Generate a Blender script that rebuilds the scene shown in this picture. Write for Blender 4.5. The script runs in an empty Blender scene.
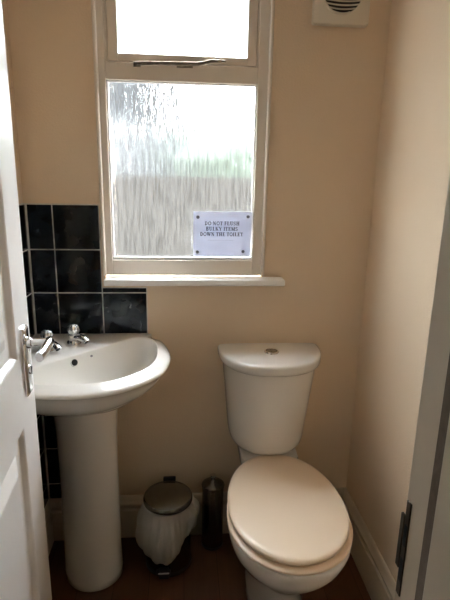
import bpy, bmesh, math, random
from math import sin, cos, pi, radians, sqrt
from mathutils import Vector, Matrix, noise
random.seed(4)
C = bpy.context.scene.collection
SC = bpy.context.scene

# ------------------------------------------------------------------ materials
def mat(name, col, rough=.5, metal=0.0, coat=0.0, spec=.5):
    m = bpy.data.materials.new(name); m.use_nodes = True
    b = m.node_tree.nodes['Principled BSDF']
    b.inputs['Base Color'].default_value = (*col, 1)
    b.inputs['Roughness'].default_value = rough
    b.inputs['Metallic'].default_value = metal
    b.inputs['Coat Weight'].default_value = coat
    b.inputs['Coat Roughness'].default_value = .06
    b.inputs['Specular IOR Level'].default_value = spec
    return m

def N(m, t, **kw):
    n = m.node_tree.nodes.new(t)
    for k, v in kw.items(): setattr(n, k, v)
    return n

def L(m, a, ao, b, bi): m.node_tree.links.new(a.outputs[ao], b.inputs[bi])

def noisy(m, scale=(8, 8, 8), amt=.06, bump=.02, detail=4, bscale=None):
    """slight mottling of the base colour and a fine bump, in object space"""
    b = m.node_tree.nodes['Principled BSDF']
    tc = N(m, 'ShaderNodeTexCoord'); mp = N(m, 'ShaderNodeMapping')
    mp.inputs['Scale'].default_value = scale
    L(m, tc, 'Object', mp, 'Vector')
    nz = N(m, 'ShaderNodeTexNoise'); nz.inputs['Detail'].default_value = detail; nz.inputs['Scale'].default_value = 1
    L(m, mp, 'Vector', nz, 'Vector')
    c = b.inputs['Base Color'].default_value[:3]
    rp = N(m, 'ShaderNodeValToRGB')
    rp.color_ramp.elements[0].position = .3; rp.color_ramp.elements[1].position = .7
    rp.color_ramp.elements[0].color = (*[x * (1 - amt) for x in c], 1)
    rp.color_ramp.elements[1].color = (*[min(1, x * (1 + amt)) for x in c], 1)
    L(m, nz, 'Fac', rp, 'Fac'); L(m, rp, 'Color', b, 'Base Color')
    if bump:
        n2 = N(m, 'ShaderNodeTexNoise'); n2.inputs['Scale'].default_value = bscale or 140; n2.inputs['Detail'].default_value = 3
        L(m, tc, 'Object', n2, 'Vector')
        bp = N(m, 'ShaderNodeBump'); bp.inputs['Strength'].default_value = bump; bp.inputs['Distance'].default_value = .01
        L(m, n2, 'Fac', bp, 'Height'); L(m, bp, 'Normal', b, 'Normal')
    return m

M = {}
M['wall'] = noisy(mat('magnolia_paint', (.75, .605, .445), .75, spec=.25), (2, 2, 2), .03, .12, bscale=160)
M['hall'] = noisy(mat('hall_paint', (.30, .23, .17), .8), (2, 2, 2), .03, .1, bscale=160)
M['ceil'] = noisy(mat('ceiling_paint', (.88, .86, .82), .8), (2, 2, 2), .02, .05)
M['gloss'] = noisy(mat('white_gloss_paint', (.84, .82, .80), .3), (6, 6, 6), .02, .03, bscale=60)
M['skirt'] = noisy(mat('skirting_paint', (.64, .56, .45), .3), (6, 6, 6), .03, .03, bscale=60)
M['win'] = noisy(mat('window_paint', (.74, .67, .58), .35), (6, 6, 6), .03, .04, bscale=70)
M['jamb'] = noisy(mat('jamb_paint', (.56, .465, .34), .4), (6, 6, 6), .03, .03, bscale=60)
M['china'] = noisy(mat('white_vitreous_china', (.80, .772, .725), .08, coat=.5), (4, 4, 4), .01, 0)
M['seat'] = noisy(mat('white_seat_plastic', (.87, .71, .54), .3), (4, 4, 4), .01, 0)
M['chrome'] = mat('chrome', (.82, .82, .82), .09, 1)
M['acrylic'] = mat('tap_head_plastic', (.62, .62, .63), .08, .75)
M['steel'] = noisy(mat('brushed_steel', (.21, .20, .17), .26, 1), (30, 30, 400), .06, 0)
M['black'] = mat('black_plastic', (.012, .012, .012), .4)
M['dark'] = mat('dark_hole', (.006, .006, .006), .6)
M['tile'] = noisy(mat('black_glazed_tile', (.006, .009, .012), .1, spec=.3), (22, 22, 22), .5, .012, bscale=30)
M['grout'] = noisy(mat('pale_grout', (.62, .59, .54), .85), (60, 60, 60), .1, .1)
M['paper'] = mat('white_paper', (.86, .87, .90), .7)
def paper_mat():
    m = bpy.data.materials.new('thin_white_paper'); m.use_nodes = True
    nt = m.node_tree; nt.nodes.clear(); out = N(m, 'ShaderNodeOutputMaterial')
    d = N(m, 'ShaderNodeBsdfDiffuse'); d.inputs['Color'].default_value = (.84, .86, .92, 1)
    t = N(m, 'ShaderNodeBsdfTranslucent'); t.inputs['Color'].default_value = (.80, .84, .95, 1)
    a = N(m, 'ShaderNodeMixShader'); a.inputs['Fac'].default_value = .16
    L(m, d, 'BSDF', a, 1); L(m, t, 'BSDF', a, 2); L(m, a, 'Shader', out, 'Surface')
    return m
M['paper'] = paper_mat()
M['ink'] = mat('black_ink', (.02, .02, .03), .7)
M['faint'] = mat('grey_ink', (.50, .50, .54), .7)
M['tack'] = mat('grey_fixing', (.16, .16, .17), .5)
M['brass'] = noisy(mat('tarnished_metal', (.075, .052, .032), .45, .7), (60, 60, 60), .3, 0)
M['stay'] = noisy(mat('window_stay_metal', (.30, .25, .19), .32, .9), (60, 60, 60), .3, 0)
M['brown_strip'] = noisy(mat('matt_brown_strip', (.13, .092, .062), .9), (60, 60, 60), .15, .1)
M['vent'] = noisy(mat('fan_plastic', (.66, .60, .50), .45), (6, 6, 6), .02, 0)
M['fence'] = noisy(mat('garden_wall_render', (.0190, .0163, .0134), .9), (3, 3, 3), .2, .1)
M['leaf'] = noisy(mat('hedge_leaf', (.024, .031, .019), .7), (12, 12, 12), .5, .1)
M['soil'] = noisy(mat('yard_concrete', (.25, .24, .22), .9), (3, 3, 3), .2, .1)

def wood_floor():
    m = mat('brown_laminate', (.16, .075, .035), .38)
    b = m.node_tree.nodes['Principled BSDF']
    tc = N(m, 'ShaderNodeTexCoord'); mp = N(m, 'ShaderNodeMapping')
    mp.inputs['Rotation'].default_value = (0, 0, pi / 2)
    L(m, tc, 'Object', mp, 'Vector')
    br = N(m, 'ShaderNodeTexBrick'); br.offset = .37
    br.inputs['Scale'].default_value = 1; br.inputs['Brick Width'].default_value = 1.1
    br.inputs['Row Height'].default_value = .12; br.inputs['Mortar Size'].default_value = .0012
    br.inputs['Color1'].default_value = (.13, .060, .028, 1); br.inputs['Color2'].default_value = (.095, .042, .018, 1)
    br.inputs['Mortar'].default_value = (.03, .015, .008, 1)
    L(m, mp, 'Vector', br, 'Vector')
    m2 = N(m, 'ShaderNodeMapping'); m2.inputs['Scale'].default_value = (70, 4, 1)
    L(m, tc, 'Object', m2, 'Vector')
    nz = N(m, 'ShaderNodeTexNoise'); nz.inputs['Scale'].default_value = 1; nz.inputs['Detail'].default_value = 6
    L(m, m2, 'Vector', nz, 'Vector')
    mx = N(m, 'ShaderNodeMixRGB', blend_type='MULTIPLY'); mx.inputs['Fac'].default_value = .55
    rp = N(m, 'ShaderNodeValToRGB'); rp.color_ramp.elements[0].color = (.45, .4, .36, 1); rp.color_ramp.elements[1].color = (1.25, 1.2, 1.15, 1)
    L(m, nz, 'Fac', rp, 'Fac'); L(m, br, 'Color', mx, 'Color1'); L(m, rp, 'Color', mx, 'Color2')
    L(m, mx, 'Color', b, 'Base Color')
    return m
M['floor'] = wood_floor()

def rain_glass():
    """obscured glass: pressed vertical runnels that scatter what lies behind"""
    m = bpy.data.materials.new('obscured_glass'); m.use_nodes = True
    nt = m.node_tree; nt.nodes.clear()
    out = N(m, 'ShaderNodeOutputMaterial')
    tc = N(m, 'ShaderNodeTexCoord'); mp = N(m, 'ShaderNodeMapping')
    mp.inputs['Scale'].default_value = (105, 1, 8)
    L(m, tc, 'Object', mp, 'Vector')
    nz = N(m, 'ShaderNodeTexNoise'); nz.inputs['Scale'].default_value = 1; nz.inputs['Detail'].default_value = 3; nz.inputs['Roughness'].default_value = .6
    L(m, mp, 'Vector', nz, 'Vector')
    bp = N(m, 'ShaderNodeBump'); bp.inputs['Strength'].default_value = .9; bp.inputs['Distance'].default_value = .012
    L(m, nz, 'Fac', bp, 'Height')
    rf = N(m, 'ShaderNodeBsdfRefraction', distribution='BECKMANN'); rf.inputs['Roughness'].default_value = .16; rf.inputs['IOR'].default_value = 1.25
    rf.inputs['Color'].default_value = (.97, .98, .97, 1)
    L(m, bp, 'Normal', rf, 'Normal')
    tr = N(m, 'ShaderNodeBsdfTransparent')
    mp2 = N(m, 'ShaderNodeMapping'); mp2.inputs['Scale'].default_value = (150, 1, 11); mp2.inputs['Location'].default_value = (3, 0, 7)
    L(m, tc, 'Object', mp2, 'Vector')
    n2 = N(m, 'ShaderNodeTexNoise'); n2.inputs['Scale'].default_value = 1; n2.inputs['Detail'].default_value = 2
    L(m, mp2, 'Vector', n2, 'Vector')
    cr = N(m, 'ShaderNodeValToRGB')                       # thicker ribs of the casting pass less light
    cr.color_ramp.elements[0].position = .36; cr.color_ramp.elements[0].color = (.80, .81, .80, 1)
    cr.color_ramp.elements[1].position = .56; cr.color_ramp.elements[1].color = (.97, .98, .975, 1)
    L(m, n2, 'Fac', cr, 'Fac'); L(m, cr, 'Color', tr, 'Color'); L(m, cr, 'Color', rf, 'Color')
    mx = N(m, 'ShaderNodeMixShader')
    rp = N(m, 'ShaderNodeMapRange'); rp.inputs['From Min'].default_value = .35; rp.inputs['From Max'].default_value = .65
    rp.inputs['To Min'].default_value = .30; rp.inputs['To Max'].default_value = .95
    L(m, nz, 'Fac', rp, 'Value'); L(m, rp, 'Result', mx, 'Fac')
    L(m, tr, 'BSDF', mx, 1); L(m, rf, 'BSDF', mx, 2)
    gl = N(m, 'ShaderNodeBsdfGlossy'); gl.inputs['Roughness'].default_value = .2
    L(m, bp, 'Normal', gl, 'Normal')
    m2 = N(m, 'ShaderNodeMixShader'); m2.inputs['Fac'].default_value = .04
    L(m, mx, 'Shader', m2, 1); L(m, gl, 'BSDF', m2, 2)
    L(m, m2, 'Shader', out, 'Surface')
    return m
M['glass'] = rain_glass()

def bag_mat():
    m = bpy.data.materials.new('thin_white_polythene'); m.use_nodes = True
    nt = m.node_tree; nt.nodes.clear()
    out = N(m, 'ShaderNodeOutputMaterial')
    d = N(m, 'ShaderNodeBsdfPrincipled'); d.inputs['Base Color'].default_value = (.80, .78, .75, 1); d.inputs['Roughness'].default_value = .35
    tl = N(m, 'ShaderNodeBsdfTranslucent'); tl.inputs['Color'].default_value = (.8, .78, .75, 1)
    tr = N(m, 'ShaderNodeBsdfTransparent')
    a = N(m, 'ShaderNodeMixShader'); a.inputs['Fac'].default_value = .3
    L(m, d, 'BSDF', a, 1); L(m, tl, 'BSDF', a, 2)
    b = N(m, 'ShaderNodeMixShader'); b.inputs['Fac'].default_value = .28
    L(m, a, 'Shader', b, 1); L(m, tr, 'BSDF', b, 2)
    L(m, b, 'Shader', out, 'Surface')
    return m
M['bag'] = bag_mat()

# ------------------------------------------------------------------ mesh helpers
def add_box(bm, x0, x1, y0, y1, z0, z1):
    v = [bm.verts.new(p) for p in ((x0,y0,z0),(x1,y0,z0),(x1,y1,z0),(x0,y1,z0),(x0,y0,z1),(x1,y0,z1),(x1,y1,z1),(x0,y1,z1))]
    for f in ((3,2,1,0),(4,5,6,7),(0,1,5,4),(1,2,6,5),(2,3,7,6),(3,0,4,7)): bm.faces.new([v[i] for i in f])

def loft(bm, rings, cap0=True, cap1=True, closed=True):
    vs = [[bm.verts.new(p) for p in r] for r in rings]
    n = len(vs[0])
    for a, b in zip(vs, vs[1:]):
        for i in range(n if closed else n - 1):
            j = (i + 1) % n
            bm.faces.new((a[i], a[j], b[j], b[i]))
    if cap0: bm.faces.new(list(reversed(vs[0])))
    if cap1: bm.faces.new(vs[-1])
    return vs

def lathe(bm, prof, center=(0,0,0), n=48, axis='z', cap0=True, cap1=True):
    rings = []
    for r, h in prof:
        ring = []
        for i in range(n):
            a = 2 * pi * i / n
            p = {'z': (r*cos(a), r*sin(a), h), 'x': (h, r*cos(a), r*sin(a)), 'y': (r*sin(a), h, r*cos(a))}[axis]
            ring.append(Vector(center) + Vector(p))
        rings.append(ring)
    loft(bm, rings, cap0, cap1)

def tube(bm, pts, rad, n=16, squash=None):
    """round bar swept along a path; rad is a number or one per point"""
    pts = [Vector(p) for p in pts]; rings = []
    up = Vector((0, 0, 1))
    for i, p in enumerate(pts):
        t = (pts[min(i+1, len(pts)-1)] - pts[max(i-1, 0)]).normalized()
        a = t.cross(up)
        if a.length < 1e-3: a = t.cross(Vector((0, 1, 0)))
        a.normalize(); b = a.cross(t).normalized()
        r = rad[i] if isinstance(rad, (list, tuple)) else rad
        sa, sb = squash or (1, 1)
        rings.append([p + a*r*sa*cos(2*pi*k/n) + b*r*sb*sin(2*pi*k/n) for k in range(n)])
    loft(bm, rings)

def prism(bm, prof, p0, p1, out, up=(0,0,1)):
    """extrude a (d, z) profile from p0 to p1; d runs along 'out'"""
    o = Vector(out); u = Vector(up)
    loft(bm, [[Vector(p) + o*d + u*z for d, z in prof] for p in (p0, p1)])

def obj(name, bm, m, parent=None, smooth=None, bevel=0, seg=3, sub=0):
    bmesh.ops.recalc_face_normals(bm, faces=bm.faces)
    me = bpy.data.meshes.new(name); bm.to_mesh(me); bm.free()
    for x in (m if isinstance(m, (list, tuple)) else [m]): me.materials.append(M[x] if isinstance(x, str) else x)
    o = bpy.data.objects.new(name, me); C.objects.link(o)
    if parent:
        o.parent = parent
        # geometry is given in world space; only an Empty carries an offset
        if parent.type == 'EMPTY': o.matrix_parent_inverse = Matrix.Translation(-Vector(parent.location))
    if bevel:
        b = o.modifiers.new('bevel', 'BEVEL'); b.width = bevel; b.segments = seg; b.limit_method = 'ANGLE'; b.angle_limit = radians(40)
        b.harden_normals = False
    if sub:
        s = o.modifiers.new('subsurf', 'SUBSURF'); s.levels = sub; s.render_levels = sub
    if smooth is not None or bevel or sub:
        me.shade_smooth()
        if smooth is not None and smooth < 180:
            me.set_sharp_from_angle(angle=radians(smooth))
        elif bevel:
            me.set_sharp_from_angle(angle=radians(45))
    return o

def thing(name, label, cat, loc=(0,0,0), group=None, kind=None):
    o = bpy.data.objects.new(name, None); C.objects.link(o)
    o.empty_display_size = .05; o.location = loc
    if label: o['label'] = label
    if cat: o['category'] = cat
    if group: o['group'] = group
    if kind: o['kind'] = kind
    return o

def tag(o, label, cat, group=None):
    o['label'] = label; o['category'] = cat
    if group: o['group'] = group
    return o

def struct(name, bm, m, parent=None, **kw):
    o = obj(name, bm, m, parent, **kw)
    if not parent: o['kind'] = 'structure'
    return o

def new(): return bmesh.new()

# ------------------------------------------------------------------ measures (metres, z up, back wall at y = 0)
XL, XR, YF, HC = -.5145, .645, -1.1855, 2.35
WT = .12                                            # thickness of the front wall
OL, OR_, OZ = -.30, .25, 1.99                       # door opening between the linings
WL, WR, WB, WTOP = -.2707, .2784, 1.036, 2.06       # window outer edges

# room shell ------------------------------------------------------------------
bm = new(); add_box(bm, -1.15, 1.25, -2.75, .02, -.06, 0); struct('floor', bm, 'floor')
bm = new(); add_box(bm, -1.25, 1.35, -2.75, .12, HC, HC+.1); struct('ceiling', bm, 'ceil')
bm = new()
hx0, hx1 = WL+.006, WR-.006
add_box(bm, XL-.1, hx0, 0, .10, -.06, HC); add_box(bm, hx1, XR+.1, 0, .10, -.06, HC)
add_box(bm, hx0, hx1, 0, .10, -.06, WB-.02); add_box(bm, hx0, hx1, 0, .10, WTOP, HC)
struct('wall_back', bm, 'wall')
bm = new(); add_box(bm, XL-.1, XL, YF-WT, 0, -.06, HC); struct('wall_left', bm, 'wall')
bm = new(); add_box(bm, XR, XR+.1, YF-WT, 0, -.06, HC); struct('wall_right', bm, 'wall')
bm = new()
add_box(bm, XL, OL-.025, YF-WT, YF, 0, HC); add_box(bm, OR_+.025, XR, YF-WT, YF, 0, HC)
add_box(bm, OL-.025, OR_+.025, YF-WT, YF, OZ+.025, HC)
struct('wall_front', bm, 'wall')
bm = new(); add_box(bm, -1.25, -1.15, -2.75, YF-WT, -.06, HC); add_box(bm, -1.15, XL-.1, YF-WT, YF-WT+.1, -.06, HC)
struct('wall_hall_left', bm, 'hall')
bm = new(); add_box(bm, 1.25, 1.35, -2.75, YF-WT, -.06, HC); add_box(bm, XR+.1, 1.25, YF-WT, YF-WT+.1, -.06, HC)
struct('wall_hall_right', bm, 'hall')
bm = new(); add_box(bm, -1.25, 1.35, -2.85, -2.75, -.06, HC); struct('wall_hall_rear', bm, 'hall')

SK = [(0,0),(.018,0),(.018,.118),(.0165,.121),(.0080,.125),(.0075,.134),(.0165,.138),(.0185,.142),(.0180,.149),(.0130,.156),(.0100,.163),(.0075,.172),(.004,.176),(0,.177)]
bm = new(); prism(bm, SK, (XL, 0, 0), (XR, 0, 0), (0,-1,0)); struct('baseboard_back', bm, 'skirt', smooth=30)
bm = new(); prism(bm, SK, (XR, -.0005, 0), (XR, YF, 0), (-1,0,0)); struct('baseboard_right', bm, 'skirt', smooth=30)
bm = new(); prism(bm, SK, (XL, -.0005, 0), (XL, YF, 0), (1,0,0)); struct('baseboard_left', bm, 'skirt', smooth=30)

# door lining on the right and left of the opening ------------------------------
lin = new()
add_box(lin, OR_, OR_+.025, YF-WT, YF, 0, OZ+.025)
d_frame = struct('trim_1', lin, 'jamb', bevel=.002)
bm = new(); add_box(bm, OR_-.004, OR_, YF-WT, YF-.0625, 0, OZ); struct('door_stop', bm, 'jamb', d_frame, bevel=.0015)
bm = new(); add_box(bm, OR_-.0018, OR_+.001, YF-.062, YF-.046, 0, OZ); o = struct('jamb_strip', bm, 'brown_strip', d_frame); o['label'] = 'narrow brown strip along the jamb'  # thin brown strip laid up the jamb, beside the stop
bm = new()                                            # strike plate: face plate with two mortices and a lip
zc = .962
add_box(bm, OR_-.0015, OR_+.001, YF-.0135, YF-.004, zc-.062, zc+.062)
add_box(bm, OR_-.0022, OR_+.001, YF-.004, YF+.004, zc-.030, zc+.040)
sp = struct('strike_plate', bm, 'brass', d_frame, bevel=.0006, seg=1); sp['label'] = 'dark metal strike plate'
bm = new(); add_box(bm, OR_-.0018, OR_, YF-.0118, YF-.006, zc+.005, zc+.032); add_box(bm, OR_-.0018, OR_, YF-.0118, YF-.006, zc-.042, zc-.012)
struct('mortice', bm, 'dark', sp)
bm = new()
add_box(bm, OL-.025, OL, YF-WT, YF, 0, OZ+.025); add_box(bm, OL, OR_, YF-WT, YF, OZ, OZ+.025)
struct('trim_2', bm, 'gloss', bevel=.002)

# door leaf: local frame, x along the leaf from free edge to hinge, y = thickness, z up --
ANG = radians(-4)
dvec = Vector((sin(ANG), cos(ANG), 0))                # direction towards the free edge
nvec = Vector((cos(ANG), -sin(ANG), 0))               # face seen from the doorway
P0 = Vector((-.3385, -.59, 0))
def D(s, t, z): return P0 - dvec*s + nvec*t + Vector((0, 0, z))   # s from free edge, t out of the face
door = thing('door_1', None, None, (P0 - dvec*.58)[:], kind='structure')
DW, DH, DT = .575, 1.975, .040
ST, RAIL0, RAIL1 = .108, .855, 1.003
wid = [ (ST, DW-ST) ]
panels = [ (.20, RAIL0), (RAIL1, 1.86) ]
bm = new()
def dbox(bm, s0, s1, t0, t1, z0, z1):
    c = [D(s, t, z) for z in (z0, z1) for s, t in ((s0,t0),(s1,t0),(s1,t1),(s0,t1))]
    v = [bm.verts.new(p) for p in c]
    for f in ((3,2,1,0),(4,5,6,7),(0,1,5,4),(1,2,6,5),(2,3,7,6),(3,0,4,7)): bm.faces.new([v[i] for i in f])
dbox(bm, 0, ST, -DT, 0, .006, DH); dbox(bm, DW-ST, DW, -DT, 0, .006, DH)
dbox(bm, ST, DW-ST, -DT, 0, .006, .20); dbox(bm, ST, DW-ST, -DT, 0, RAIL0, RAIL1); dbox(bm, ST, DW-ST, -DT, 0, 1.86, DH)
leaf = obj('door_leaf', bm, 'gloss', door)
for z0, z1 in panels:                                  # raised and fielded panel with its moulding
    bm = new()
    for sgn, t0 in ((1, 0), (-1, -DT)):
        rings = []
        for ins, t in ((0, 0), (.004, -.002), (.012, -.010), (.016, -.011), (.040, -.0105), (.068, -.001), (.072, -.0005)):
            s0, s1, a, b = ST+ins, DW-ST-ins, z0+ins, z1-ins
            rings.append([D(s, t0 + sgn*t, z) for s, z in ((s0,a),(s1,a),(s1,b),(s0,b))])
        loft(bm, rings, cap0=False)
    o = obj('door_panel', bm, 'gloss', door)

# lever handle
hz = .985
hb = new()
prof = [(.0, -.076), (.021, -.076), (.021, .076), (0, .076)]
def plate_ring(w, h, t, r=.006):
    pts = []
    for cx, cz, a0 in ((w-r, h-r, 0), (-w+r, h-r, 90), (-w+r, -h+r, 180), (w-r, -h+r, 270)):
        for k in range(5):
            a = radians(a0 + 22.5*k); pts.append(D(.056 - (cx + r*cos(a)), t, hz - .002 + cz + r*sin(a)))
    return pts
loft(hb, [plate_ring(.021, .076, 0), plate_ring(.021, .076, .004), plate_ring(.017, .072, .0075), plate_ring(.010, .064, .009)])
handle = obj('door_handle', hb, 'chrome', door, smooth=40); handle['label'] = 'chrome lever handle plate'
zs = hz + .038
bm = new()
tube(bm, [D(.056, .006, zs), D(.056, .016, zs)], .0125); tube(bm, [D(.056, .014, zs), D(.056, .050, zs)], .0085)
obj('spindle', bm, 'chrome', handle, smooth=40)
bm = new()
path = [D(.048, .052, zs), D(.056, .053, zs), D(.075, .053, zs), D(.10, .052, zs-.002), D(.122, .050, zs-.003), D(.138, .048, zs-.003)]
tube(bm, path, [.0085, .0105, .0105, .0102, .010, .009], squash=(.85, 1.15))
obj('lever', bm, 'chrome', handle, smooth=50)
bm = new(); tube(bm, [D(.056, .008, hz-.022), D(.056, .012, hz-.022)], .010); obj('keyhole_rim', bm, 'chrome', handle, smooth=40)
bm = new(); tube(bm, [D(.056, .0121, hz-.019), D(.056, .0126, hz-.019)], .0042); dbox(bm, .0545, .0575, .0121, .0126, hz-.033, hz-.020); obj('keyhole', bm, 'dark', handle)

# ------------------------------------------------------------------ window
win = thing('window_1', None, None, (0, 0, WB), kind='structure')
gy = .020
bm = new()                                            # fixed frame: stiles, head, transom, bottom rail
yf0, yf1 = .004, .046
gl, gr = -.2385, .2360                                # lower glass edges
tb, tt = 1.652, 1.7025                                # transom
add_box(bm, WL+.008, gl, yf0, yf1, WB, WTOP-.01); add_box(bm, gr, WR-.008, yf0, yf1, WB, WTOP-.01)
add_box(bm, gl, gr, yf0, yf1, tb, tt); add_box(bm, gl, gr, yf0, yf1, WB, 1.088); add_box(bm, gl, gr, yf0, yf1, WTOP-.045, WTOP-.01)
SX0, SX1 = -.2295, .2310
add_box(bm, gl-.001, SX0-.0014, .012, .062, tt-.001, WTOP-.045); add_box(bm, SX1+.0014, gr+.001, .012, .062, tt-.001, WTOP-.045)
add_box(bm, SX0-.0014, SX0+.014, .0515, .062, tt, WTOP-.045); add_box(bm, SX1-.014, SX1+.0014, .0515, .062, tt, WTOP-.045)
add_box(bm, SX0+.014, SX1-.014, .0515, .062, tt-.001, tt+.016); add_box(bm, SX0+.014, SX1-.014, .0515, .062, WTOP-.063, WTOP-.044)
obj('window_frame', bm, 'win', win, bevel=.002)
bm = new()                                            # thin bead where frame meets plaster
for x0, x1 in ((WL, WL+.011), (WR-.011, WR)): add_box(bm, x0, x1, -.012, .02, WB-.002, WTOP+.01)
add_box(bm, WL, WR, -.012, .02, WTOP, WTOP+.011)
obj('frame_bead', bm, 'win', win, bevel=.004)
bm = new()                                            # glazing bead round the fixed pane
for a in ((gl, gl+.006, .012, .024, 1.088, tb), (gr-.006, gr, .012, .024, 1.088, tb), (gl, gr, .010, .024, 1.088, 1.098), (gl, gr, .012, .024, tb-.005, tb)): add_box(bm, *a)
obj('glazing_bead', bm, 'gloss', win, bevel=.002)
bm = new(); add_box(bm, gl-.004, gr+.004, .0245, .0285, 1.084, tb+.004); obj('pane', bm, 'glass', win)
sash = new()                                          # top-hung opening light
sx0, sx1, sz0, sz1 = -.2295, .2310, tt+.004, WTOP-.049
sw, sb = .0305, .0225
add_box(sash, sx0, sx0+sw, .010, .050, sz0, sz1); add_box(sash, sx1-sw, sx1, .010, .050, sz0, sz1)
add_box(sash, sx0+sw, sx1-sw, .010, .050, sz0, sz0+sb); add_box(sash, sx0+sw, sx1-sw, .010, .050, sz1-.03, sz1)
sash = obj('sash', sash, 'win', win, bevel=.002); sash['label'] = 'top-hung opening sash'
bm = new(); add_box(bm, sx0+sw-.004, sx1-sw+.004, .032, .036, sz0+sb-.004, sz1-.026); obj('sash_pane', bm, 'glass', sash)
bm = new()
add_box(bm, -.262, .344, -.056, .02, WB-.026, WB-.004)
obj('window_sill', bm, 'gloss', win, bevel=.005)
bm = new()                                            # casement stay: bar with holes and curled grip
tube(bm, [(-.150, -.002, 1.699), (-.10, -.004, 1.7005), (-.02, -.005, 1.702), (.05, -.006, 1.703)], .0048, squash=(.7, 1.25))
for px in (-.10, -.065, -.03): lathe(bm, [(.0045, -.010), (.0045, .004)], (px, 0, 1.7015), 12, 'y')
stay = obj('casement_stay', bm, 'stay', win, smooth=50); stay['label'] = 'dark metal casement stay along the transom'
bm = new(); tube(bm, [(.045, -.006, 1.703), (.065, -.010, 1.706), (.085, -.014, 1.7115), (.11, -.014, 1.7125), (.132, -.012, 1.712)], [.005, .005, .0045, .004, .0028], squash=(.8, 1.1))
obj('stay_grip', bm, 'stay', stay, smooth=60)
bm = new()
add_box(bm, -.152, -.130, -.003, .004, 1.690, 1.700); lathe(bm, [(.004, -.012), (.004, 0)], (-.141, 0, 1.697), 12, 'y')
add_box(bm, -.02, .03, -.002, .004, 1.692, 1.698)
obj('stay_pin', bm, 'stay', stay)

# ------------------------------------------------------------------ notice on the glass
NX0, NX1, NZ0, NZ1 = .0335, .2325, 1.1005, 1.2515
ny = .0095
nt_ = thing('paper_notice', 'white landscape paper notice with black capitals fixed to the lower window pane', 'sign', ((NX0+NX1)/2, ny, NZ0))
bm = new()
nx, nz_ = 12, 8
grid = [[None]*(nx+1) for _ in range(nz_+1)]
for layer in (0, 1):
    for j in range(nz_+1):
        for i in range(nx+1):
            u, v = i/nx, j/nz_
            sk = .002*(1-v)*(u-.5)
            curl = .0012*sin(u*5+v*2) - .0015*(u > .9)*(v < .3)
            grid[j][i] = bm.verts.new((NX0 + (NX1-NX0)*u - .004*(1-v)*u, ny + curl + (.0004 if layer else 0), NZ0 + (NZ1-NZ0)*v + .002*u))
    for j in range(nz_):
        for i in range(nx): bm.faces.new((grid[j][i], grid[j][i+1], grid[j+1][i+1], grid[j+1][i]))
obj('paper_sheet', bm, 'paper', nt_, smooth=180)

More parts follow.
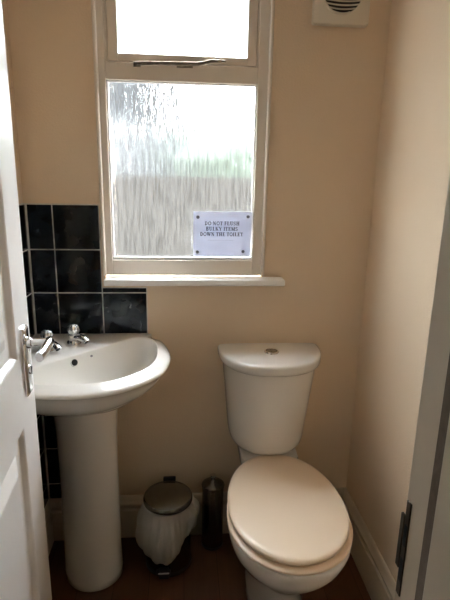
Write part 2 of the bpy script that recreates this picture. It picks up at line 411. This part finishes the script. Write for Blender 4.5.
def glyph(ch):
    """serif capitals as strokes: list of (polyline, width); unit height"""
    T, t = .21, .085
    def stem(x): return [([(x, 0), (x, 1)], T), ([(x-.19, .03), (x+.19, .03)], .06), ([(x-.19, .97), (x+.19, .97)], .06)]
    def arc(cx, cy, rx, ry, a0, a1, w, n=14): return [([(cx + rx*cos(radians(a0+(a1-a0)*k/n)), cy + ry*sin(radians(a0+(a1-a0)*k/n))) for k in range(n+1)], w)]
    G = {
     'I': (.40, stem(.2)),
     'L': (.66, stem(.22) + [([(.2,.03),(.62,.03)], .06), ([(.60,0),(.60,.26)], t)]),
     'E': (.68, stem(.22) + [([(.2,.03),(.62,.03)], .06), ([(.2,.97),(.62,.97)], .06), ([(.2,.5),(.5,.5)], .06), ([(.61,0),(.61,.24)], t), ([(.60,1),(.60,.76)], t), ([(.49,.38),(.49,.62)], .06)]),
     'F': (.64, stem(.22) + [([(.2,.97),(.6,.97)], .06), ([(.2,.5),(.5,.5)], .06), ([(.59,1),(.59,.76)], t), ([(.49,.38),(.49,.62)], .06)]),
     'T': (.68, stem(.34) + [([(.03,.97),(.65,.97)], .06), ([(.05,1),(.05,.74)], t), ([(.63,1),(.63,.74)], t)]),
     'H': (.86, stem(.22) + stem(.64) + [([(.2,.5),(.66,.5)], t)]),
     'D': (.80, stem(.22) + arc(.26, .5, .40, .46, -90, 90, .16) + [([(.2,.03),(.3,.03)], .06), ([(.2,.97),(.3,.97)], .06)]),
     'O': (.82, arc(.41, .5, .31, .45, 0, 360, .16, 24)),
     'U': (.82, [([(.22,1),(.22,.34)], T), ([(.62,1),(.62,.34)], t), ([(.03,.97),(.41,.97)], .06), ([(.47,.97),(.77,.97)], .06)] + arc(.42, .34, .20, .29, 180, 360, .13)),
     'N': (.84, [([(.18,0),(.18,1)], t), ([(.66,0),(.66,1)], t), ([(.16,.97),(.66,.04)], T), ([(.03,.03),(.33,.03)], .06), ([(.51,.97),(.81,.97)], .06), ([(.03,.97),(.2,.97)], .06)]),
     'M': (1.0, [([(.18,0),(.18,1)], t), ([(.18,.97),(.5,.05)], T), ([(.5,.05),(.80,.97)], t), ([(.80,0),(.80,1)], T), ([(.03,.03),(.33,.03)], .06), ([(.62,.03),(.98,.03)], .06)]),
     'W': (1.06, [([(.14,1),(.34,.03)], T), ([(.34,.03),(.53,.9)], t), ([(.50,1),(.72,.03)], T), ([(.72,.03),(.92,1)], t), ([(0,.97),(.3,.97)], .06), ([(.38,.97),(.66,.97)], .06), ([(.78,.97),(1.04,.97)], .06)]),
     'K': (.84, stem(.22) + [([(.30,.45),(.68,.97)], t), ([(.38,.56),(.70,.03)], T), ([(.55,.97),(.80,.97)], .06), ([(.54,.03),(.84,.03)], .06)]),
     'Y': (.80, [([(.40,0),(.40,.46)], T), ([(.13,.97),(.40,.44)], T), ([(.40,.44),(.66,.97)], t), ([(.2,.03),(.6,.03)], .06), ([(0,.97),(.32,.97)], .06), ([(.52,.97),(.80,.97)], .06)]),
     'B': (.74, stem(.22) + arc(.28, .74, .29, .235, -90, 90, .14) + arc(.28, .26, .34, .235, -90, 90, .15)),
     'S': (.64, arc(.32, .73, .21, .22, 40, 270, .13) + arc(.32, .28, .22, .23, 90, -140, .13) + [([(.52,1),(.52,.72)], .06), ([(.10,0),(.10,.28)], .06)]),
    }
    return G[ch]

def write(bm, text, x0, x1, zmid, h):
    total = sum(.34 if c == ' ' else glyph(c)[0] + .04 for c in text)
    k = (x1 - x0) / total; x = 0
    for c in text:
        if c == ' ': x += .34; continue
        w, strokes = glyph(c)
        for pts, sw_ in strokes:
            for (ax, ay), (bx, by) in zip(pts, pts[1:]):
                A = Vector((x0 + (x+ax)*k, zmid - h/2 + ay*h)); B = Vector((x0 + (x+bx)*k, zmid - h/2 + by*h))
                d = (B - A)
                if d.length < 1e-7: continue
                n_ = Vector((-d.y, d.x)).normalized() * sw_ * (k + h)/2 / 2
                e = d.normalized()*.0001
                q = (A+n_-e, A-n_-e, B-n_+e, B+n_+e)
                f = [bm.verts.new((p.x, ny - .0023, p.y)) for p in q]
                g = [bm.verts.new((p.x, ny - .0021, p.y)) for p in q]
                bm.faces.new(f); bm.faces.new(g)
                for i in range(4): bm.faces.new((f[i], f[(i+1)%4], g[(i+1)%4], g[i]))
        x += w + .04
S = (NX1-NX0)/355
def nX(p): return NX0 + (p-45)*S
def nZ(p): return NZ1 - (p-68)*(NZ1-NZ0)/272
bm = new()
write(bm, 'DO NOT FLUSH', nX(112), nX(325), nZ(135), .0125)
write(bm, 'BULKY ITEMS', nX(120), nX(315), nZ(168), .0125)
write(bm, 'DOWN THE TOILET', nX(85), nX(347), nZ(201), .0125)
obj('notice_lettering', bm, 'ink', nt_)
bm = new()
for k in range(15):
    a = nX(133 + k*10.4); add_box(bm, a, a + .0032, ny-.0023, ny-.0021, nZ(238)-.0008, nZ(238)+.0008)
obj('faint_rule', bm, 'faint', nt_)
for px, pz in ((72, 100), (375, 93), (70, 312), (350, 307)):
    bm = new(); lathe(bm, [(.0055, .014), (.0055, -.001), (.0045, -.003), (.002, -.0038)], (nX(px), ny-.001, nZ(pz)), 20, 'y'); obj('fixing_dot', bm, 'tack', nt_, smooth=60)

# ------------------------------------------------------------------ black tiles
cols = [XL, -.4237, -.2751, -.1251]
rows = [1.2706, 1.1233, .9763, .8293, .6823, .5353, .3883, .2413, .1775]
g = .0019
def tiles_back():
    bm = new(); gb = new()
    def one(x0, x1, z0, z1): add_box(bm, x0+g, x1-g, -.0075, -.0005, z0+g, z1-g)
    for r in range(8):
        for c in range(2): one(cols[c] + (.0105 if c == 0 else 0), cols[c+1], rows[r+1], rows[r])
    one(cols[2], cols[3], rows[3], rows[2])
    one(cols[2], cols[3], rows[2], .9945)
    add_box(gb, XL, XL+.0115, -.0072, -.0003, rows[-1], rows[0]+.002); add_box(gb, XL, cols[2], -.0060, -.0003, rows[-1], rows[0]+.002); add_box(gb, cols[2], cols[3]+.001, -.0060, -.0003, rows[3], .9945)
    return bm, gb
bm, gb = tiles_back()
t = obj('tile_splashback', bm, 'tile', None, bevel=.0012, seg=2); tag(t, 'black glazed square tiles on the back wall beside and below the window', 'tiles')
obj('grout', gb, 'grout', t)['label'] = 'pale grout lines'
bm = new(); gb = new()
ys = [-.0085, -.112, -.26, -.408, -.556]
for r in range(8):
    for a, b in zip(ys, ys[1:]): add_box(bm, XL+.0005, XL+.0075, b+g, a-g, rows[r+1]+g, rows[r]-g)
add_box(gb, XL+.0003, XL+.006, ys[-1]-.001, -.0076, rows[-1], rows[0]+.002)
t = obj('tile_splashback', bm, 'tile', None, bevel=.0012, seg=2); tag(t, 'narrow sliver of black tiles on the left wall in the gap beside the open door', 'tiles')
obj('grout', gb, 'grout', t)

# ------------------------------------------------------------------ corner basin with pedestal
bx, by = XL + .0085, -.0085                              # tiled corner
sinkT = thing('pedestal_basin', 'white ceramic corner wash basin on a tall round pedestal beside the door', 'basin', (-.31, -.18, 0))
half = [(.0, .0), (.20, .0), (.372, .001), (.404, .010), (.430, .038), (.446, .08), (.458, .13), (.465, .19), (.463, .245), (.450, .302), (.426, .350), (.391, .391)]
poly = half + [(b, a) for a, b in reversed(half[1:-1])]
def cat(poly, n=6, sharp=(0,)):
    out = []; m = len(poly)
    for i in range(m):
        p0, p1, p2, p3 = [Vector(poly[(i+k) % m]) for k in (-1, 0, 1, 2)]
        if i in (0, m-1) or (i+1) % m in (0,) or i in (1, m-2):   # straight along the walls
            for k in range(n): out.append(p1.lerp(p2, k/n))
            continue
        for k in range(n):
            s = k/n
            out.append(.5*((2*p1) + (p2-p0)*s + (2*p0-5*p1+4*p2-p3)*s*s + (3*p1-p0-3*p2+p3)*s**3))
    return out
OUT = cat(poly)
def hit(poly, c, ang):
    d = Vector((cos(ang), sin(ang))); best = None
    for a, b in zip(poly, poly[1:] + poly[:1]):
        e = b - a; den = d.x*e.y - d.y*e.x
        if abs(den) < 1e-12: continue
        w = a - c; tt_ = (w.x*e.y - w.y*e.x)/den; uu = (w.x*d.y - w.y*d.x)/den
        if tt_ > 0 and -1e-6 <= uu <= 1 + 1e-6: best = tt_ if best is None else max(best, tt_)
    return best
NB = 160
cb = Vector((.262, .262))
angs = [2*pi*i/NB + pi/4 for i in range(NB)]
oR = [hit(OUT, cb, a) for a in angs]
# bowl opening: an offset of the outline cut by the straight tap ledge
iR = []
for a, r in zip(angs, oR):
    rr = r - .043
    # keep the ends of the bowl off the walls
    for wall in (0, 1):
        comp = cos(a) if wall == 0 else sin(a)
        if comp < -1e-6: rr = min(rr, (.262 - .016)/(-comp))
    s = cos(a) + sin(a)
    if s < -1e-6: rr = min(rr, (.524 - .378)/(-s))
    iR.append(max(rr, .03))
for _ in range(2): iR = [(iR[i-1] + 2*iR[i] + iR[(i+1) % NB])/4 for i in range(NB)]
def bpt(u, v, z): return Vector((bx + u, by - v, z + .009))
def ring_o(s, z, c=None, inset=0):
    c = c or cb
    return [bpt(c.x + max(r*s - inset, .001)*cos(a), c.y + max(r*s - inset, .001)*sin(a), z) for a, r in zip(angs, oR)]
def ring_i(s, z, c=None, off=0):
    c = c or cb
    return [bpt(c.x + (r*s + off)*cos(a), c.y + (r*s + off)*sin(a), z) for a, r in zip(angs, iR)]
ZR = .822
def clampwall(r):
    return [Vector((max(p.x, bx), min(p.y, by), p.z)) for p in r]
def edge(inset, z): # inset rim edge but keep it tight to the walls
    out = []
    for a, r in zip(angs, oR):
        p = cb + Vector((cos(a), sin(a)))*r
        k = inset if min(p.x, p.y) > .004 else 0
        out.append(bpt(cb.x + (r-k)*cos(a), cb.y + (r-k)*sin(a), z))
    return out
rings = [ring_o(.30, .640, Vector((.19, .185))), ring_o(.36, .650, Vector((.192, .187))), ring_o(.50, .668, Vector((.205, .20))), ring_o(.66, .692, Vector((.222, .22))), ring_o(.80, .722, Vector((.238, .237))),
         ring_o(.875, .748, Vector((.250, .25))), ring_o(.925, .774, Vector((.257, .257))), edge(.016, .789), edge(.006, .794), edge(.001, .798), edge(0, .8015), edge(.001, .805), edge(.004, .8078), edge(.010, .8105), edge(.018, .8137), edge(.026, .8166), edge(.033, .8190), edge(.0385, .8207)]
rings += [ring_i(1, ZR-.0003, off=.0025), ring_i(1, ZR-.0015, off=.0005), ring_i(1, ZR-.006, off=-.0015), ring_i(.972, ZR-.02), ring_i(.93, .775), ring_i(.86, .745), ring_i(.74, .716), ring_i(.56, .697), ring_i(.34, .688), ring_i(.10, .685)]
rings = [clampwall(r) for r in rings]
bm = new(); loft(bm, rings); obj('basin_bowl', bm, 'china', sinkT, smooth=70)
# waste and overflow
bm = new(); lathe(bm, [(.024, -.002), (.024, .002), (.018, .003), (.016, 0)], bpt(.262, .262, .6865)[:], 28); obj('waste_fitting', bm, 'chrome', sinkT, smooth=40)
wn = Vector((1, -1, .55)).normalized()                   # normal of the bowl wall under the ledge
def stud(center, r0, r1, ln, m, name, par, n_=wn):
    bm = new(); c = Vector(center); tube(bm, [c - n_*.004, c + n_*ln], r0, 20)
    return obj(name, bm, m, par, smooth=40)
ov = bpt(.172, .210, .799)
stud(ov, .0122, 0, .004, 'china', 'overflow_rim', sinkT)
stud(ov + wn*.001, .0102, 0, .0035, 'dark', 'overflow', sinkT)['label'] = 'dark overflow hole'
stud(bpt(.216, .166, .803), .0035, 0, .0035, 'tack', 'chain_hole', sinkT)
# pedestal: rounded front, open towards the corner
def ped_ring(r, z, cx=-.312, cy=-.176, bk=.5):
    pts = []
    ax = Vector((.70, -.72, 0)).normalized()
    for i in range(56):
        a = 2*pi*i/56; d = Vector((cos(a), sin(a), 0)); k = r
        along = d.dot(ax)
        if along < 0: k = r*(1 + .22*along*along)
        pts.append(Vector((cx, cy, z)) + d*k)
    return pts
bm = new()
prof = [(.0915, 0), (.0955, .004), (.096, .03), (.0945, .06), (.0925, .15), (.0915, .3), (.0915, .45), (.093, .56), (.097, .62), (.103, .655), (.105, .668)]
loft(bm, [ped_ring(r, z) for r, z in prof]); obj('pedestal', bm, 'china', sinkT, smooth=60)

def make_tap(u, v, z=ZR, rot=-40):
    """pillar tap: base, body, spout towards the bowl, faceted head"""
    c = bpt(u, v, z); d = Vector((cos(radians(rot)), sin(radians(rot)), 0))
    bm = new()
    lathe(bm, [(.0235, -.001), (.0235, .004), (.020, .008), (.0165, .011), (.016, .020), (.0165, .022), (.0165, .028), (.012, .031), (.009, .033)], c[:], 32)
    body = obj('tap', bm, 'chrome', sinkT, smooth=45); body['label'] = 'chrome pillar tap'
    bm = new()
    pts = [c + Vector((0,0,.019)), c + d*.020 + Vector((0,0,.022)), c + d*.036 + Vector((0,0,.022)), c + d*.047 + Vector((0,0,.019)), c + d*.055 + Vector((0,0,.012))]
    tube(bm, pts, [.013, .013, .012, .0115, .0115], 20)
    obj('spout', bm, 'chrome', body, smooth=50)
    bm = new(); e = (pts[-1] - pts[-2]).normalized(); tube(bm, [pts[-1] - e*.001, pts[-1] + e*.0006], .008, 18); obj('spout_mouth', bm, 'dark', body)
    bm = new()
    rings = []
    for r, h in ((.009, .031), (.0125, .0325), (.0165, .037), (.0182, .044), (.0178, .051), (.0150, .058), (.0105, .0615), (.009, .062)):
        rings.append([c + Vector((r*(1+.085*cos(8*a))*cos(a), r*(1+.085*cos(8*a))*sin(a), h)) for a in [2*pi*i/64 for i in range(64)]])
    loft(bm, rings); h = obj('tap_head', bm, 'acrylic', body, smooth=40)
    bm = new(); lathe(bm, [(.008, .0615), (.008, .0635), (.006, .0645)], c[:], 24); obj('tap_cap', bm, 'chrome', h, smooth=40)
make_tap(.149, .092, rot=-33); make_tap(.080, .152, rot=-40)

# ------------------------------------------------------------------ toilet
TX = .303
toilet = thing('toilet', 'white close-coupled toilet with the lid closed in front of the back wall', 'toilet', (TX, -.32, 0))
def dshape(cx, hw, dep, z, yb=-.006, n=2.35, N_=60, corner=.012):
    pts = []
    for i in range(N_+1):
        a = pi*i/N_
        x = hw*(1 if cos(a) >= 0 else -1)*abs(cos(a))**(2/n); y = dep*abs(sin(a))**(2/n)
        pts.append(Vector((cx + x, yb - corner - (dep-corner)*abs(sin(a))**(2/n), z)))
    back = [Vector((cx - hw, yb - .006, z)), Vector((cx - hw + .006, yb, z))] + [Vector((cx - hw + .006 + (2*hw-.012)*k/8, yb, z)) for k in range(1, 8)] + [Vector((cx + hw - .006, yb, z)), Vector((cx + hw, yb - .006, z))]
    return pts + back
bm = new()
lv = [(.100, .142, .4325, .306), (.114, .158, .4345, .306), (.126, .168, .443, .306), (.134, .174, .457, .306), (.1385, .178, .480, .306), (.1425, .182, .52, .306), (.149, .189, .59, .3065), (.156, .198, .66, .307), (.1615, .205, .71, .307), (.165, .209, .755, .3075)]
loft(bm, [dshape(cx-.006, hw, dep, z) for hw, dep, z, cx in lv]); cist = obj('cistern', bm, 'china', toilet, smooth=60)
bm = new()
lv = [(.166, .209, .752), (.1755, .218, .753), (.179, .2215, .757), (.1805, .223, .765), (.1805, .223, .778), (.1795, .222, .7835), (.176, .2185, .787), (.170, .212, .7885), (.150, .19, .7895), (.08, .11, .7905)]
loft(bm, [dshape(.3010, hw, dep, z, corner=.010) for hw, dep, z in lv]); lidc = obj('cistern_lid', bm, 'china', cist, smooth=60)
bm = new(); lathe(bm, [(.0245, .788), (.0245, .7935), (.0225, .7962), (.0205, .7962), (.0200, .7935)], (.299, -.100, 0), 40); fb = obj('flush_button', bm, 'chrome', cist, smooth=40)
fb['label'] = 'round chrome dual flush button'
for x0, x1, nm in ((.2795, .2965, 0), (.2980, .3185, 1)):
    bm = new(); pts = [(.299 + .0192*cos(2*pi*i/48), -.100 + .0192*sin(2*pi*i/48)) for i in range(48)]
    pts = [(min(max(x, x0), x1), y) for x, y in pts]
    loft(bm, [[Vector((x, y, .7930)) for x, y in pts], [Vector((x, y, .7952)) for x, y in pts]]); obj('flush_half', bm, 'steel', fb)

def egg(cx, yb, yf, hw, z, wy=.55, n=64, pw_b=2.5, pw_f=2.05, shift=0):
    """closed egg outline: yb back, yf front, widest at fraction wy from the back"""
    ym = yb + (yf - yb)*wy; pts = []
    for i in range(n):
        a = 2*pi*i/n; c_, s_ = cos(a), sin(a)
        if s_ >= 0: # back half
            x = hw*math.copysign(abs(c_)**(2/pw_b), c_); y = ym + (yb - ym)*abs(s_)**(2/pw_b)
        else:
            x = hw*math.copysign(abs(c_)**(2/pw_f), c_); y = ym + (yf - ym)*abs(s_)**(2/pw_f)
        pts.append(Vector((cx + x, y, z)))
    return pts
PX = .304
bm = new()                                              # pan: foot, waist, bulging bowl, rim
pan = [(-.10, -.485, .092, 0, .5), (-.10, -.488, .095, .006, .5), (-.10, -.485, .092, .03, .5), (-.10, -.478, .086, .08, .5), (-.10, -.482, .085, .13, .5), (-.10, -.500, .090, .18, .52), (-.09, -.535, .108, .225, .55),
       (-.115, -.580, .135, .27, .57), (-.13, -.618, .158, .31, .58), (-.145, -.640, .170, .345, .59), (-.150, -.649, .1745, .372, .6), (-.152, -.651, .1755, .388, .6), (-.154, -.648, .173, .395, .6), (-.165, -.635, .160, .398, .6)]
loft(bm, [egg(PX, yb, yf, hw, z, wy, pw_b=2.3, pw_f=2.1) for yb, yf, hw, z, wy in pan]); pano = obj('toilet_pan', bm, 'china', toilet, smooth=60)
bm = new()                                              # platform that carries the cistern
pl = []
for hw, yf, z in ((.080, -.165, .28), (.085, -.17, .33), (.092, -.176, .37), (.100, -.177, .39), (.102, -.177, .418), (.100, -.175, .4265), (.094, -.170, .4285)):
    pl.append([Vector((.299 + sx*hw, y, z)) for sx, y in ((-1, -.014), (-1, -.08), (-1, -.12), (-.98, yf+.012), (-.9, yf), (0, yf), (.9, yf), (.98, yf+.012), (1, -.12), (1, -.08), (1, -.014), (0, -.012))])
loft(bm, pl); obj('cistern_platform', bm, 'china', pano, smooth=40)
def slab(lv, name, m, par):
    bm = new(); loft(bm, [egg(PX + dx, yb, yf, hw, z, .56, 96, 2.15, 2.0) for dx, yb, yf, hw, z in lv]); return obj(name, bm, m, par, smooth=60)
slab([(0, -.205, -.640, .168, .3985), (0, -.192, -.652, .1765, .3995), (0, -.189, -.6555, .179, .404), (0, -.189, -.6555, .179, .4075), (0, -.191, -.653, .1775, .4105), (0, -.205, -.642, .168, .4118)], 'toilet_seat', 'seat', toilet)
slab([(0, -.20, -.622, .160, .4165), (0, -.153, -.6395, .1725, .4172), (0, -.150, -.6425, .1745, .4205), (0, -.150, -.6427, .1747, .4265), (0, -.153, -.6405, .1732, .4302), (0, -.172, -.632, .167, .4332), (0, -.24, -.62, .15, .4345), (0, -.29, -.56, .10, .4362), (0, -.36, -.48, .045, .4368)], 'toilet_lid', 'seat', toilet)
for sx in (-1, 1):
    bm = new(); lathe(bm, [(.006, -.016), (.007, -.012), (.007, .012), (.006, .016)], (PX + sx*.075, -.186, .4160), 18, 'x'); obj('lid_hinge', bm, 'seat', toilet, smooth=40)

# ------------------------------------------------------------------ pedal bin and its liner
BX, BY = -.056, -.142
binT = thing('pedal_bin', 'small round steel pedal bin on the floor between the basin and the toilet', 'bin', (BX, BY, 0))
bm = new(); lathe(bm, [(.079, .012), (.080, .02), (.080, .252), (.081, .256), (.077, .258), (.075, .250), (.075, .03), (.02, .028)], (BX, BY, 0), 64); obj('bin_body', bm, 'steel', binT, smooth=40)
bm = new(); lathe(bm, [(.079, 0), (.083, .003), (.083, .014), (.079, .018)], (BX, BY, 0), 64); obj('bin_base', bm, 'black', binT, smooth=40)
bm = new(); lathe(bm, [(.079, .2595), (.0855, .2585), (.0865, .2615), (.0865, .270), (.084, .2745), (.0815, .2760), (.079, .2748), (.075, .2760), (.055, .2810), (.03, .2840), (.006, .2850)], (BX, BY, 0), 72)
lid = obj('bin_lid', bm, 'steel', binT, smooth=30)
bm = new(); add_box(bm, BX-.020, BX+.026, BY+.0865, BY+.101, .260, .283); obj('bin_hinge', bm, 'black', binT, bevel=.003)
bm = new()
loft(bm, [[(BX-.015+x*.024, y, z) for x, z in ((-1, .020), (1, .020), (1, .036), (-1, .036))] for y in (BY-.076, BY-.094)])
add_box(bm, BX-.030, BX+.004, BY-.092, BY-.080, .004, .046)
obj('bin_pedal', bm, 'black', binT, bevel=.003)
bm = new(); add_box(bm, BX-.033, BX+.005, BY-.0960, BY-.0925, .0290, .0335); obj('pedal_edge', bm, 'gloss', binT)['label'] = 'bright strip on the pedal edge'
# liner: thin plastic folded over the rim and hanging down outside
bm = new(); nA, nH = 120, 22; rr = []
for j in range(nH+1):
    ring = []
    for i in range(nA):
        a = 2*pi*i/nA
        side = .5 - .5*cos(a - radians(-35))                       # 0 = right front (short), 1 = left back
        fr = max(0, cos(a - radians(222)))                          # left front hangs longest
        low = .150 - .080*min(1, max(0, fr*2.3)) + .007*sin(5*a+1)
        if cos(a - radians(8)) > .72: low = .165
        tt_ = j/nH
        z = .2562 - (.2562 - low)*tt_
        w = noise.noise(Vector((cos(a)*4.2, sin(a)*4.2, z*9)))
        w2 = noise.noise(Vector((cos(a)*11, sin(a)*11, z*6 + 5)))
        bulge = sin(pi*min(1, tt_*1.0)**1.5)*.021*max(0, fr)**.5 + .010*min(1, tt_*3)
        r = .0835 + bulge + (.009*w + .0065*w2)*min(1, tt_*3)
        if cos(a - radians(8)) > .72: r += .012*sin(pi*tt_)*(1 + w)
        if tt_ > .92 : r -= .004*(tt_-.92)/.08
        r = max(r, .0828 if z > .02 else .086)
        ring.append(Vector((BX + r*cos(a), BY + r*sin(a), z)))
    rr.append(ring)
inner = [[Vector((BX + .0815*cos(2*pi*i/nA), BY + .0815*sin(2*pi*i/nA), .2372)) for i in range(nA)]]
loft(bm, rr, False, False)
lin_ = obj('bin_liner', bm, 'bag', None, smooth=180)
sm = lin_.modifiers.new('thickness', 'SOLIDIFY'); sm.thickness = .0005; sm.offset = 1
tag(lin_, 'thin white plastic liner bag hanging out from under the steel bin lid', 'bag')

# ------------------------------------------------------------------ toilet brush canister
RX, RY = .108, -.066
br = thing('toilet_brush', 'slim steel toilet brush canister with a cone lid beside the toilet', 'toilet brush', (RX, RY, 0))
bm = new(); lathe(bm, [(.0375, 0), (.0395, .003), (.0395, .249), (.038, .252)], (RX, RY, 0), 48); obj('canister', bm, 'steel', br, smooth=40)
bm = new(); lathe(bm, [(.038, .2525), (.042, .253), (.0425, .257), (.0415, .261), (.035, .266), (.020, .274), (.010, .279), (.008, .282)], (RX, RY, 0), 48); lidb = obj('canister_lid', bm, 'steel', br, smooth=40)
bm = new(); lathe(bm, [(.0065, .281), (.0065, .286), (.0105, .289), (.012, .294), (.0105, .299), (.005, .301)], (RX, RY, 0), 28); obj('handle_knob', bm, 'chrome', br, smooth=40)
bm = new(); lathe(bm, [(.040, .0), (.041, .001), (.041, .010), (.040, .011)], (RX, RY, 0), 48); obj('canister_base', bm, 'black', br, smooth=40)

# ------------------------------------------------------------------ extractor fan
fx0, fx1, fz0, fz1 = .3925, .5665, 1.822, 1.997
fan = thing('extractor_fan', 'square cream extractor fan high on the wall right of the window', 'extractor fan', ((fx0+fx1)/2, 0, fz0))
fcx, fcz = (fx0+fx1)/2, (fz0+fz1)/2 + .003
def sq(h, y, r=.008, n=4):
    pts = []
    for cx, cz, a0 in ((1,1,0), (-1,1,90), (-1,-1,180), (1,-1,270)):
        for k in range(n+1):
            a = radians(a0 + 90*k/n); pts.append(Vector((fcx + cx*(h-r) + r*cos(a), y, (fz0+fz1)/2 + cz*(h-r) + r*sin(a))))
    return pts
bm = new(); loft(bm, [sq(.080, -.0003), sq(.080, -.012), sq(.0870, -.014), sq(.0870, -.030), sq(.0845, -.0345), sq(.076, -.0365)], True, True); obj('fan_housing', bm, 'vent', fan, smooth=35)
bm = new(); lathe(bm, [(.060, -.0363), (.060, -.0372)], (fcx, 0, fcz), 64, 'y'); obj('fan_opening', bm, 'dark', fan)
bm = new(); lathe(bm, [(.0595, -.0360), (.0595, -.0400), (.0625, -.0405), (.0645, -.0385), (.0645, -.0360)], (fcx, 0, fcz), 64, 'y', False, False); obj('grille_ring', bm, 'vent', fan, smooth=40)
k = 0; z = -.0545
while z <= .0546:
    hw = sqrt(max(.0595**2 - z*z, 1e-6))
    bm = new()
    pts = [(fcx + hw*(2*i/12-1), fcz + z - .004*(1-(2*i/12-1)**2)*(1 if z < 0 else .6)) for i in range(13)]
    loft(bm, [[Vector((x, -.0372, zz-.0024)), Vector((x, -.0415, zz-.0036)), Vector((x, -.0418, zz-.0008)), Vector((x, -.0372, zz+.0020))] for x, zz in pts])
    obj('grille_slat', bm, 'vent', fan, smooth=30)
    z += .0109

# ------------------------------------------------------------------ outside the window
bm = new(); add_box(bm, -6, 6, .12, 9, -.35, -.30); o = obj('yard_ground', bm, 'soil'); o['kind'] = 'structure'
M['house'] = noisy(mat('neighbour_render', (.0200, .0205, .0210), .9), (1, 1, 1), .15, .1)
M['roof'] = noisy(mat('slate_roof', (.019, .0195, .020), .8), (4, 4, 4), .2, .1)
bm = new(); add_box(bm, -6, 6, 2.6, 2.8, -.30, 1.30)
for i in range(20): add_box(bm, -6 + i*.6, -6 + i*.6 + .597, 2.599, 2.801, 1.30, 1.36)
gw = obj('garden_wall', bm, 'fence'); tag(gw, 'low beige garden wall blurred behind the bottom of the obscured lower window pane', 'wall')
bm = new()
for k in range(30):
    if k < 10: c = Vector((.35 + k*.30, 3.9, 1.50 + .14*sin(k*2.1)))
    else: c = Vector((random.uniform(.3, 3.2), 3.95 + random.uniform(-.25, .35), random.uniform(.5, 1.5)))
    res = bmesh.ops.create_icosphere(bm, subdivisions=3, radius=random.uniform(.3, .45), matrix=Matrix.Translation(c))
    for v in res['verts']:
        d = (v.co - c); v.co = c + d*(1 + .35*noise.noise(v.co*5) + .2*noise.noise(v.co*13))
hd = obj('garden_shrub', bm, 'leaf', None, smooth=180); tag(hd, 'green shrub blurred through the right half of the obscured lower window pane', 'shrub')
tr_ = new()
for k in range(5): tube(tr_, [(.4+k*.55, 3.9, -.3), (.42+k*.55, 3.9, .4), (.46+k*.55, 3.87, 1.2)], [.03, .025, .012], 8)
obj('stem', tr_, 'soil', hd)
hs = thing('neighbouring_house', 'pale grey house blurred through the left half of the obscured lower window pane', 'house', (-3.2, 7.5, -.3))
bm = new(); add_box(bm, -6, .55, 6.5, 9.5, -.3, 3.2); obj('house_wall', bm, 'house', hs)
bm = new(); loft(bm, [[Vector((x, 6.3, 3.19)), Vector((x, 9.7, 3.19)), Vector((x, 9.7, 3.24)), Vector((x, 8.0, 3.75)), Vector((x, 6.3, 3.24))] for x in (-6.1, .65)]); obj('house_roof', bm, 'roof', hs)
bm = new(); add_box(bm, -1.9, -1.1, 6.46, 6.5, 1.1, 2.1); hw_ = obj('house_window', bm, 'gloss', hs)
bm = new(); add_box(bm, -1.84, -1.16, 6.45, 6.46, 1.16, 2.04); obj('house_window_pane', bm, 'dark', hw_)

# ------------------------------------------------------------------ light
w = bpy.data.worlds.new('overcast'); SC.world = w; w.use_nodes = True
bg = w.node_tree.nodes['Background']; bg.inputs['Strength'].default_value = 6.0
tcw = w.node_tree.nodes.new('ShaderNodeTexCoord'); sxyz = w.node_tree.nodes.new('ShaderNodeSeparateXYZ'); rw = w.node_tree.nodes.new('ShaderNodeValToRGB')
rw.color_ramp.elements[0].position = 0; rw.color_ramp.elements[0].color = (.52, .545, .56, 1)
rw.color_ramp.elements[1].position = 1; rw.color_ramp.elements[1].color = (1.70, 1.83, 2.0, 1)
w.node_tree.links.new(tcw.outputs['Generated'], sxyz.inputs[0]); w.node_tree.links.new(sxyz.outputs['Z'], rw.inputs['Fac']); w.node_tree.links.new(rw.outputs['Color'], bg.inputs['Color'])
def area(name, loc, rot, sx, sy, e, col, portal=False):
    l = bpy.data.lights.new(name, 'AREA'); l.shape = 'RECTANGLE'; l.size = sx; l.size_y = sy; l.energy = e; l.color = col
    o = bpy.data.objects.new(name, l); C.objects.link(o); o.location = loc; o.rotation_euler = rot
    if portal: l.cycles.is_portal = True
    return o
area('window_portal', (0, .11, 1.54), (-pi/2, 0, 0), .56, 1.06, 1, (1, 1, 1), True)

# ------------------------------------------------------------------ camera
p, y, r = .2505, .0881, .0201
F = Vector((sin(y)*cos(p), cos(y)*cos(p), -sin(p))); R0 = Vector((cos(y), -sin(y), 0)); U0 = R0.cross(F)
Rr = R0*cos(r) + U0*sin(r); U = -R0*sin(r) + U0*cos(r)
cd = bpy.data.cameras.new('camera'); cam = bpy.data.objects.new('camera', cd); C.objects.link(cam)
m3 = Matrix((Rr, U, -F)).transposed()
cam.matrix_world = Matrix.Translation((0, -1.64, 1.37)) @ m3.to_4x4()
cd.sensor_fit = 'VERTICAL'; cd.sensor_height = 24; cd.lens = 485/600*24; cd.clip_start = .02
SC.camera = cam
SC.view_settings.view_transform = 'Standard'; SC.view_settings.look = 'None'; SC.view_settings.gamma = 1
SC.view_settings.use_curve_mapping = False
SC.view_settings.exposure = 2.22
SC.cycles.use_denoising = True
SC.cycles.max_bounces = 14; SC.cycles.diffuse_bounces = 8; SC.cycles.transparent_max_bounces = 16
SC.cycles.sample_clamp_indirect = 6
SC.cycles.caustics_refractive = True
